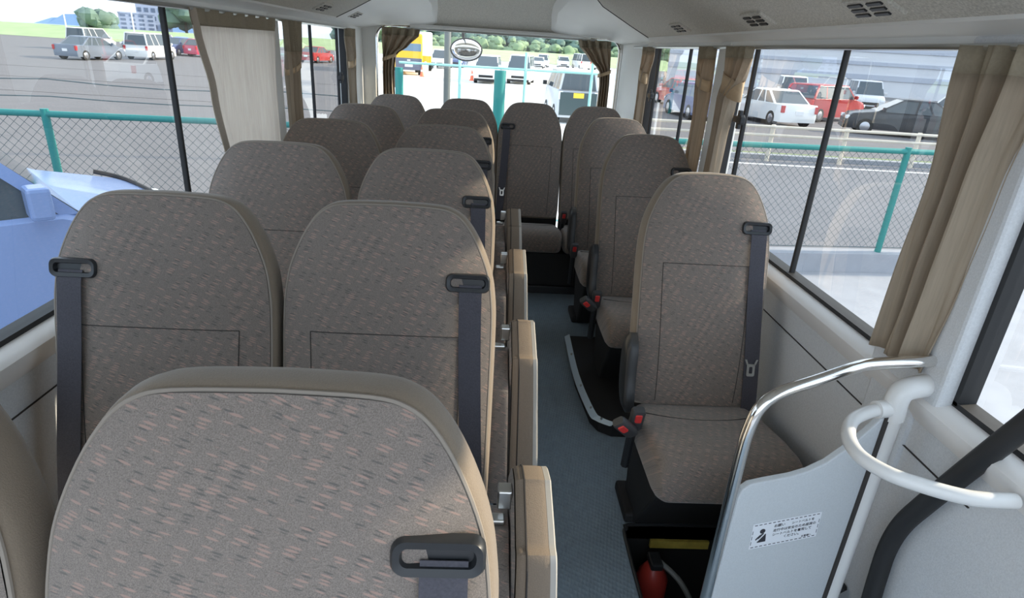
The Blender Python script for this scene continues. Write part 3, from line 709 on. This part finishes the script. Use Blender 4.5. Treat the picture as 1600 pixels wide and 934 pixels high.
for xa, xb in ((-14, -1.2), (.8, 13)):
    kb.hexa([(xa, fy(xa)-.16, G), (xb, fy(xb)-.16, G), (xb, fy(xb)+.16, G), (xa, fy(xa)+.16, G)], [(xa, fy(xa)-.12, G+.24), (xb, fy(xb)-.12, G+.24), (xb, fy(xb)+.12, G+.24), (xa, fy(xa)+.12, G+.24)])
M['kerb'] = mat('kerb_concrete', (.33, .34, .37), .85, noise=.18, nscale=4, bump=.3, bscale=50)
kk = structure('kerb', kb, M['kerb'])
for xk in (2.9, 6.2, 9.5, -4, -7.5): MB().box((xk-.012, fy(xk)-.165, G), (xk+.012, fy(xk)-.12, G+.245)).build('block_joint', M['seam'], kk)
structure('apron', MB().add([(-14, -6, G+.004), (1.58, -6, G+.004), (1.58, 6.8, G+.004), (-14, 5.3, G+.004)], [(0,1,2,3)]), M['kerb'])
structure('apron', MB().add([(1.62, -6, G+.006), (20, -6, G+.006), (20, 8.6, G+.006), (1.62, 6.85, G+.006)], [(0,1,2,3)]), M['kerb'])
dc = MB().cyl((2.98, 5.62, G+.006), (0, 0, 1), .075, .012, 18).build('drain_cap', M['whitepaint'], None, True); tag(dc, 'small round pale cap in the concrete outside the single seat window', 'cap')
gt = empty('yard_gate', (-.97, fy(-.97), G), 'pale green tube gate behind the bus between two thick teal posts', 'gate', rz=math.atan2(.097, 1))
for q, h in ((0, 2.14), (1.06, 2.17)): MB().tube([(q, 0, 0), (q, 0, h)], .042 if q == 0 else .062, 14).build('gate_post', M['green'], gt, True)
for q in (.63, 1.33, 2.06): MB().tube([(q, 0, 0), (q, 0, 2.36)], .016, 8).build('gate_upright', M['palegreen'], gt, True)
for z in (2.19, .55): MB().tube([(0, 0, z), (2.2, 0, z)], .012, 8).build('gate_rail', M['palegreen'], gt, True)
lp = empty('lamp_post', (-.92, 13.2, G), 'tall grey steel post standing behind the gate', 'post')
MB().tube([(0, 0, 0), (0, 0, 6)], [.075, .06], 14).build('post_tube', mat('grey_steel', (.13, .145, .14), .5, .3), lp, True)
MB().cyl((0, 0, 0), (0, 0, 1), .14, .03, 14).build('base_plate', MAT['grey_steel'], lp)

# guardrail along the road
gr = empty('guardrail', (5.0, 16.2, G), 'cream pipe guardrail along the far side of the road', 'guardrail', rz=.03)
M['cream'] = mat('cream_paint', (.66, .60, .50), .5)
for z in (.90, .68, .46): MB().tube([(-2, 0, z), (30, 0, z)], .036, 8).build('rail_pipe', M['cream'], gr, True)
for i in range(15): MB().tube([(-1.6+2.05*i, .05, 0), (-1.6+2.05*i, .05, .95)], .055, 10).build('rail_post', M['cream'], gr, True)
structure('road_kerb', MB().box((3, 16.6, G), (60, 16.9, G+.12)), M['kerb'])
structure('road_line', MB().box((2.5, 15.6, G+.005), (60, 15.75, G+.009)), mat('road_paint', (.8, .8, .8), .7))
structure('verge', MB().box((3, 17.0, G), (60, 18.0, G+.006)), mat('verge_grass', (.20, .25, .11), .95, noise=.4, nscale=3))
for yy, dx in ((22.8, -40), (28.5, -40), (35, -40)):
    structure('parking_line', MB().box((dx, yy, G+.005), (-7, yy+.14, G+.009)), mat('dark_joint', (.16, .15, .15), .9))

# ------------------------------------------------------------------ vehicles
M['tyre'] = mat('tyre_rubber', (.02, .02, .02), .8); M['carglass'] = mat('car_glass', (.07, .09, .105), .08)
M['rim'] = mat('alloy_rim', (.5, .5, .52), .3, .9); M['lamp_red'] = mat('tail_lamp_red', (.55, .03, .03), .2); M['lamp_clear'] = mat('head_lamp_clear', (.82, .85, .88), .1)
M['plate_w'] = mat('plate_white', (.85, .85, .85), .5); M['plate_y'] = mat('plate_yellow', (.90, .62, .06), .5)
def paint(n, c): return mat('paint_'+n, c, .22, spec=.6)
KIND = {  # length, width, height, bonnet length, bonnet height, belt height, windscreen run, tail run, boot length
 'minivan': (4.6, 1.72, 1.85, .75, .98, 1.02, .75, .12, .0), 'van': (4.7, 1.70, 2.0, .35, 1.05, 1.12, .42, .06, .0),
 'sedan': (4.5, 1.74, 1.46, 1.15, .92, .94, .85, .75, .55), 'hatch': (4.1, 1.70, 1.50, .95, .95, .97, .75, .45, .05),
 'suv': (4.5, 1.80, 1.70, 1.0, 1.05, 1.08, .70, .35, .0), 'kei': (3.4, 1.48, 1.84, .45, 1.08, 1.17, .50, .08, .0), 'boxtruck': (4.7, 1.75, 2.3, .25, 1.2, 1.25, .30, .03, 0)}
CARS = {}
def car(kind, col, loc, rz, label, group=None, name='car', cat='car', plate='plate_w', low=None):
    L, Wd, H, hl, hh, bh, ws, tr, bl = KIND[kind]
    t = empty(name, loc, label, cat, group, rz=rz); h = L/2; w = Wd/2
    def p(nm, fn, m, par=t, smooth=True, bev=0): return part(nm, fn, (kind, nm, fn.__name__, getattr(fn, 'k', 0), m.name), m, par, smooth, bev)
    # front is +y
    side = [(-h+.02, .22), (-h, .45), (-h+.03, .62), (-h+.05, bh-.06), (-h+.08, bh), (-h+bl, bh), (h-hl, bh), (h-hl+.1, hh), (h-.25, hh-.12), (h-.06, hh-.28), (h, .5), (h-.02, .22)]
    def body(): return MB().loft([[(x, y*(1-.03*e), z-(.02*e if z > .5 else 0)) for y, z in side] for x, e in ((-w, 1.6), (-w+.05, .4), (-w+.14, 0), (w-.14, 0), (w-.05, .4), (w, 1.6))])
    p('body', body, col)
    y0, y1 = -h+.09+bl, h-hl+.05; ya, yb_ = y0+tr, y1-ws; wt = w-.16; wb = w-.04
    def cabin(): return MB().hexa([(-wb, y0, bh-.02), (wb, y0, bh-.02), (wb, y1, bh-.02), (-wb, y1, bh-.02)], [(-wt, ya, H-.05), (wt, ya, H-.05), (wt, yb_, H-.05), (-wt, yb_, H-.05)])
    p('cabin_glass', cabin, M['carglass'], t, False)
    def roof(): return MB().loft([[(sx*(wt-i), (ya if sy < 0 else yb_)-sy*i, z) for sx, sy in ((-1,-1),(1,-1),(1,1),(-1,1))] for i, z in ((-.02, H-.07), (0, H-.03), (.06, H))])
    p('roof', roof, col)
    def pillars():
        mb = MB()
        for sx in (-1, 1):
            for a, b, c in ((y0+.03, ya+.03, .05), (y1-.06, yb_-.04, .05), ((y0+y1)/2, (ya+yb_)/2, .04), (y0+(y1-y0)*.28, ya+(yb_-ya)*.25, .04)):
                mb.hexa([(sx*(wb+.006), a-c, bh-.02), (sx*(wb-.06), a-c, bh-.02), (sx*(wb-.06), a+c, bh-.02), (sx*(wb+.006), a+c, bh-.02)], [(sx*(wt+.006), b-c, H-.05), (sx*(wt-.06), b-c, H-.05), (sx*(wt-.06), b+c, H-.05), (sx*(wt+.006), b+c, H-.05)])
        return mb
    p('pillars', pillars, col, t, False)
    for sx in (-1, 1):
        for yy in (-h+.72, h-.78):
            def whl(): return MB().tube([(sx*(w-.20), yy, .31), (sx*(w+.008), yy, .31)], .31, 20)
            whl.k = (sx, yy); wh = p('wheel', whl, M['tyre'])
            def rm(): return MB().tube([(sx*(w+.0), yy, .31), (sx*(w+.014), yy, .31)], [.20, .18], 16)
            rm.k = (sx, yy); p('rim', rm, M['rim'], wh)
        def tl(): return MB().box((sx*(w-.10)-.07, -h-.005, bh-.34), (sx*(w-.10)+.07, -h+.12, bh-.06))
        tl.k = sx; p('tail_lamp', tl, M['lamp_clear' if kind == 'kei' else 'lamp_red'], t, False, .01)
        def hlmp(): return MB().box((sx*(w-.17)-.14, h-.16, hh-.36), (sx*(w-.17)+.14, h-.015, hh-.22))
        hlmp.k = sx; p('head_lamp', hlmp, M['lamp_clear'], t, False, .02)
        def mir(): return MB().box((sx*(w+.08)-.08, y1-.28, bh), (sx*(w+.08)+.08, y1-.16, bh+.16))
        mir.k = sx; p('door_mirror', mir, M['blackplastic'] if kind == 'kei' else col, t, False, .02)
    def bmp(): return MB().box((-w+.05, h-.10, .20), (w-.05, h+.012, .34)).box((-.5, h-.08, .42), (.5, h+.01, .58))
    p('front_grille', bmp, M['blackmatte'], t, False, .01)
    def pr(): return MB().box((-.19, -h-.014, .90), (.19, -h+.04, 1.07)) if kind == 'kei' else MB().box((-.17, -h-.012, .52), (.17, -h+.04, .68))
    p('number_plate', pr, M[plate], t, False)
    if kind == 'kei':
        def hatch(): return MB().box((-w+.07, -h-.010, .30), (w-.07, -h+.06, bh-.09))
        p('tailgate_panel', hatch, low, t, False, .01)
        def bdg(): return MB().box((-w+.14, -h-.008, .82), (-w+.24, -h, .90))
        p('badge', bdg, M['plate_w'], t, False)
    return t
white = paint('white', (.82, .82, .80)); black = paint('black', (.02, .022, .028)); red = paint('red', (.42, .04, .035)); pink = paint('rose_red', (.58, .06, .12))
blue = paint('dark_blue', (.05, .08, .20)); silver = paint('silver', (.55, .57, .60)); lblue = paint('light_blue', (.24, .34, .60)); grey = paint('slate', (.16, .19, .24)); greygreen = paint('grey_green', (.055, .085, .09))
car('kei', silver, (2.98, 24.2, G), R_(4), 'small boxy silver van seen from behind with dark tailgate and yellow plate', name='kei_van', cat='van', plate='plate_y', low=greygreen)
car('minivan', white, (-.29, 47, G), R_(176), 'white minivan facing the bus beside an orange cone', name='minivan', cat='van')
car('van', white, (2.2, 49, G), R_(172), 'white high roof van facing the bus, behind the middle gate tube', name='van', cat='van')
car('minivan', white, (-5.5, 70, G), R_(175), 'white wagon parked beside the yellow bus', cat='car')
car('hatch', blue, (-4.0, 75.5, G), R_(172), 'dark blue car half hidden by the grey steel post')
car('minivan', white, (7.9, 102, G), R_(172), 'small white minivan farthest row, first from the high roof van', group='far parked cars'); car('suv', white, (11.4, 105, G), R_(178), 'white car in the farthest row left of the box truck', group='far parked cars')
car('boxtruck', white, (14.2, 104, G), R_(12), 'white box truck with dark rear window in the farthest row', name='box_truck', cat='truck', group='far parked cars')
car('suv', white, (17.6, 106, G), R_(170), 'white car in the farthest row past the box truck', group='far parked cars'); car('sedan', silver, (21.2, 105, G), R_(165), 'silver car at the end of the farthest row by the rear curtain', group='far parked cars')
car('hatch', white, (6.7, 95, G), R_(172), 'white car before the farthest row between the white vans', group='far parked cars')
car('sedan', grey, (-27.3, 45.2, G), R_(-8), 'slate grey car at the edge of the left parking lot view')
car('minivan', white, (-26.0, 50.5, G), R_(2), 'white minivan in the lot seen beside the black window bar', name='minivan', cat='van')
car('minivan', white, (-36, 60, G), R_(0), 'white van standing behind the slate grey car', name='minivan', cat='van')
car('suv', grey, (-32.0, 62, G), R_(150), 'grey blue four wheel drive car behind the white minivan')
car('hatch', blue, (-29.0, 61, G), R_(175), 'dark blue car behind the black window bar'); car('sedan', lblue, (-33, 70, G), R_(120), 'pale blue car beyond the red one')
car('hatch', pink, (-26.2, 61, G), R_(-25), 'rose red car next to the wide flat curtain')
car('sedan', red, (-17.2, 64, G), R_(-10), 'red car framed by the second curtain window'); car('minivan', silver, (-14.7, 69, G), R_(170), 'silver van framed by the second curtain window', name='minivan', cat='van')
bc = car('suv', lblue, (-4.08, 3.52, G), R_(-46), 'pale blue car standing close outside the bus, bonnet below the near curtain window'); bc.scale = (1, 1, 1.2)
for pts_, rr in ((((-.82, 1.75, 1.0), (-.70, 1.93, .955), (-.2, 2.0, .935), (.35, 2.0, .935), (.62, 1.93, .955), (.70, 1.75, 1.0), (.72, 1.4, 1.05)), .016), (((-.75, 2.14, .83), (-.3, 2.19, .775), (.3, 2.19, .775), (.75, 2.14, .83)), .010)):
    MB().tube(spline([Vector(q) for q in pts_], 5), rr, 6).build('bonnet_gap', M['blackmatte'], bc, True)
car('sedan', white, (12.6, 28.2, G), R_(8), 'white car beyond the guardrail, seen left of the red one')
car('suv', red, (16.6, 31.2, G), R_(-60), 'dark red car beyond the guardrail behind the black saloon'); car('sedan', black, (17.0, 25.4, G), R_(68), 'black saloon beyond the guardrail')
car('minivan', white, (23.5, 30, G), R_(20), 'white van beyond the guardrail past the black saloon', name='minivan', cat='van')
car('hatch', blue, (9.3, 28.5, G), R_(4), 'dark blue car seen past the far single seat'); car('sedan', red, (10.6, 35, G), R_(10), 'red car seen between the two side curtains')
car('minivan', white, (19.5, 41, G), R_(160), 'white van in the back row beyond the guardrail', name='minivan', cat='van'); car('minivan', silver, (25, 42, G), R_(160), 'silver van in the back row beyond the guardrail', name='minivan', cat='van')

# yellow bus
M['yellow'] = mat('bus_yellow', (.88, .50, .03), .35)
yb = empty('yellow_bus', (-7.05, 53.5, G), 'yellow bus seen from behind with slate window band', 'bus', rz=R_(10))
MB().box((-1.05, -3.5, .45), (1.05, 3.5, 3.0)).build('body', M['yellow'], yb, bevel=.12)
MB().box((-.95, -3.52, 1.75), (.95, -3.4, 2.3)).build('rear_window', mat('bus_window', (.16, .24, .32), .15), yb, bevel=.03)
MB().box((-1.0, -3.53, .40), (1.0, -3.4, 1.25)).build('rear_panel', mat('bus_lower', (.13, .14, .19), .5), yb, bevel=.02)
MB().box((-.30, -3.55, .62), (.30, -3.5, .80)).build('number_plate', M['plate_w'], yb)
MB().box((-.12, -3.55, 1.05), (.12, -3.5, 1.15)).build('badge', M['plate_w'], yb)
for sy in (-2.2, -.8, .6, 2.0): MB().box((1.0, sy-.5, 1.75), (1.07, sy+.5, 2.4)).build('side_window', MAT['bus_window'], yb, bevel=.02)
for sy in (-2.2, 2.1):
    for sx in (-1, 1): MB().tube([(sx*.8, sy, .42), (sx*1.07, sy, .42)], .42, 18).build('wheel', M['tyre'], yb, True)
bx = empty('box_truck', (-6.75, 62.0, G), 'white and yellow truck just beyond the yellow bus', 'truck', rz=R_(4))
MB().box((-.95, -2.5, .7), (.95, 2.0, 3.3)).build('cargo_box', white, bx, bevel=.05); MB().box((-.9, 2.05, .5), (.9, 3.2, 2.2)).build('cab', M['yellow'], bx, bevel=.12)
MB().box((-.96, -2.53, .55), (.96, -2.4, 1.3)).build('tail_board', M['yellow'], bx, bevel=.02)
for sy in (-1.6, 2.4):
    for sx in (-1, 1): MB().tube([(sx*.7, sy, .40), (sx*.96, sy, .40)], .40, 18).build('wheel', M['tyre'], bx, True)
M['cone'] = mat('cone_orange', (.95, .20, .10), .5)
for i, (x, y, lb) in enumerate(((-1.5, 48, 'orange traffic cone beside the white minivan'), (-5.35, 49.3, 'orange traffic cone beside the yellow bus'))):
    t = empty('traffic_cone', (x, y, G), lb, 'cone', 'traffic cones')
    MB().tube([(0, 0, .03), (0, 0, .72)], [.16, .03], 14).build('cone_body', M['cone'], t, True); MB().box((-.2, -.2, 0), (.2, .2, .035)).build('foot_plate', M['cone'], t); MB().tube([(0, 0, .36), (0, 0, .50)], [.107, .082], 14).build('white_band', M['plate_w'], t, True)
bo = empty('bollard', (-4.1, 27, G), 'short dark square bollard on the pale yard', 'bollard')
MB().box((-.14, -.1, 0), (.14, .1, 1.25)).build('body', M['greyplastic'], bo, bevel=.02); MB().box((-.09, -.105, .15), (.09, -.09, .6)).build('face_plate', M['plate_w'], bo)
for i, (x, y, lb) in enumerate(((-3.1, 30, 'thin pale marker post on the yard nearer the grey steel post'), (-2.55, 29, 'second thin pale marker post on the yard'))):
    t = MB().tube([(x, y, G), (x, y, G+1.6)], .045, 8).build('marker_post', M['plate_w'], None, True); tag(t, lb, 'post', 'marker posts')

# ------------------------------------------------------------------ far trees, grass bank, buildings
def blob(mb, c, r, rng, n=8, m=5):
    rings = []
    for i in range(m+1):
        a = -math.pi/2+math.pi*i/m
        rings.append([(c[0]+r*math.cos(a)*math.cos(b)*(1+rng.uniform(-.18, .18)), c[1]+r*math.cos(a)*math.sin(b)*(1+rng.uniform(-.18, .18)), c[2]+r*.85*math.sin(a)*(1+rng.uniform(-.15, .15))) for b in [2*math.pi*k_/n for k_ in range(n)]])
    mb.loft(rings)
rng = random.Random(3)
M['leaf'] = mat('far_foliage_hazed', (.15, .225, .185), .95, noise=.45, nscale=.5); M['leaf2'] = mat('far_foliage_light', (.20, .28, .16), .95, noise=.4, nscale=.5)  # distance haze is mixed into the first leaf colour
for nm, m, xa, xb, y, hmin, hmax, cnt in (('treeline', 'leaf', -45, 130, 190, 6.5, 12, 1400), ('treeline', 'leaf2', -30, 110, 174, 3.5, 7, 420)):
    mb = MB()
    for i in range(cnt):
        x = rng.uniform(xa, xb); h = (hmin+(hmax-hmin)*(.5+.5*math.sin(x*.13+1.7)*math.sin(x*.041)))*rng.uniform(.85, 1); r = rng.uniform(.7, 1.9)
        z = rng.uniform(.2, max(.3, h-r)); blob(mb, (x, y+rng.uniform(-5, 5), G+z+r*.3), r, rng)
    o = mb.build(nm, M[m], None, True); o['kind'] = 'stuff'; o['label'] = 'dark green treeline beyond the parking yard' if m == 'leaf' else 'paler bushes before the dark treeline'
structure('bank', MB().add([(-45, 128, G+.02), (40, 128, G+.02), (40, 150, G+1.9), (-45, 150, G+1.9), (40, 168, G+1.9), (-45, 168, G+1.9)], [(0,1,2,3), (3,2,4,5)]), mat('bank_grass', (.34, .44, .22), .95, noise=.25, nscale=.4))
structure('left_verge', MB().add([(-140, 92, G+.02), (-34, 92, G+.02), (-34, 104, G+1.5), (-140, 104, G+1.5), (-34, 116, G+1.5), (-140, 116, G+1.5)], [(0,1,2,3), (3,2,4,5)]), MAT['bank_grass'])
def tree(x, y, h, r, label):
    t = empty('tree', (x, y, G), label, 'tree', 'trees by the left lot'); mb = MB()
    MB().tube([(0, 0, 0), (0, 0, h*.6)], [.3, .15], 8).build('trunk', mat('bark', (.10, .07, .05), .9), t, True)
    for i in range(26):
        a = rng.uniform(0, 6.28); q = r*math.sqrt(rng.random())*.75; blob(mb, (q*math.cos(a), q*math.sin(a), h*.42+rng.uniform(0, h*.45)), r*rng.uniform(.25, .45), rng)
    mb.build('crown', M['leaf'], t, True)
tree(-55, 120, 7.4, 4.2, 'round dark tree between the black window bar and the wide curtain')
tree(-63, 108, 3.9, 3.2, 'low dark bush-like tree at the edge of the lot before the office block')
tree(-47, 118, 4.0, 3.0, 'small tree just beside the wide curtain edge')
def block(name, x, y, w, d, h, rows_, cols_, label, col, rz=R_(28)):
    t = empty(name, (x, y, G), label, 'building', rz=rz)
    MB().box((-w/2, -d/2, 0), (w/2, d/2, h)).build('wall', col, t); MB().box((-w/2-.2, -d/2-.2, h), (w/2+.2, d/2+.2, h+.5)).build('parapet', col, t)
    me = None
    for i in range(rows_):
        for j in range(cols_):
            xx = -w/2+w*(j+.5)/cols_; zz = h*(i+.55)/rows_
            if me is None:
                o = MB().box((-w/cols_*.28, -.12, -h/rows_*.24), (w/cols_*.28, .05, h/rows_*.24)).build('window', mat('far_window', (.10, .14, .22), .2), t); me = o.data
            else: o = bpy.data.objects.new('window', me); COL.objects.link(o); o.parent = t
            o.location = (xx, -d/2, zz)
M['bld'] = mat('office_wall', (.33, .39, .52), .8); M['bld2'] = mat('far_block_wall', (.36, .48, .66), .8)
block('office_building', -151, 300, 13, 12, 16.5, 5, 5, 'pale office block with rows of small windows far beyond the lot', M['bld'])
block('office_building', -149, 282, 13, 8, 6.3, 4, 4, 'lower pale wing joined to the office block', M['bld'])
block('office_building', -122, 300, 12, 10, 10.5, 3, 4, 'grey blue block beside the round dark tree', M['bld2'])
mb = MB(); 
for i in range(14):
    x = -215+6*i; mb.hexa([(x-9, 330, G), (x+9, 330, G), (x+9, 345, G), (x-9, 345, G)], [(x-4, 336, G+3+2*math.sin(i*1.3)), (x+4, 336, G+3.5+2*math.sin(i*1.3)), (x+4, 340, G+3), (x-4, 340, G+3)])
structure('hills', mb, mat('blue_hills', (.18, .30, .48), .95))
for x, y, h, lb in ((-45.5, 85, 12, 'thin white lamp pole beside the black window bar'), (-40, 90, 10, 'thin white lamp pole by the wide curtain'), (-57, 90, 8, 'thin white lamp pole before the low dark tree')):
    t = empty('lamp_pole', (x, y, G), lb, 'lamp', 'lamp poles'); MB().tube([(0, 0, 0), (0, 0, h)], [.10, .06], 8).build('pole_tube', M['plate_w'], t, True); MB().tube([(0, 0, h), (1.0, 0, h+.2)], .05, 8).build('arm', M['plate_w'], t, True)

M['siding'] = mat('backdrop_siding', (.66, .67, .70), .6, noise=.05, nscale=.6); M['siding2'] = mat('backdrop_band', (.46, .49, .56), .5, noise=.05, nscale=.6)
wh = empty('backdrop', (52, 62, G), 'long pale warehouse with horizontal wall bands beyond the guardrail cars', 'building', rz=R_(-20))  # added banded block that gives a pale striped background
MB().box((-34, 0, 0), (34, 14, 8.2)).build('wall', M['siding'], wh)
me = None
for i, (z, h_) in enumerate(((1.6, .5), (3.0, .35), (4.3, .5), (5.6, .35), (6.9, .45))):
    MB().box((-34.02, -.12, z), (34.02, 0, z+h_)).build('wall_band', M['siding2'], wh)
MB().box((-34.2, -.3, 8.2), (34.2, 14.2, 8.5)).build('roof_edge', M['siding'], wh)
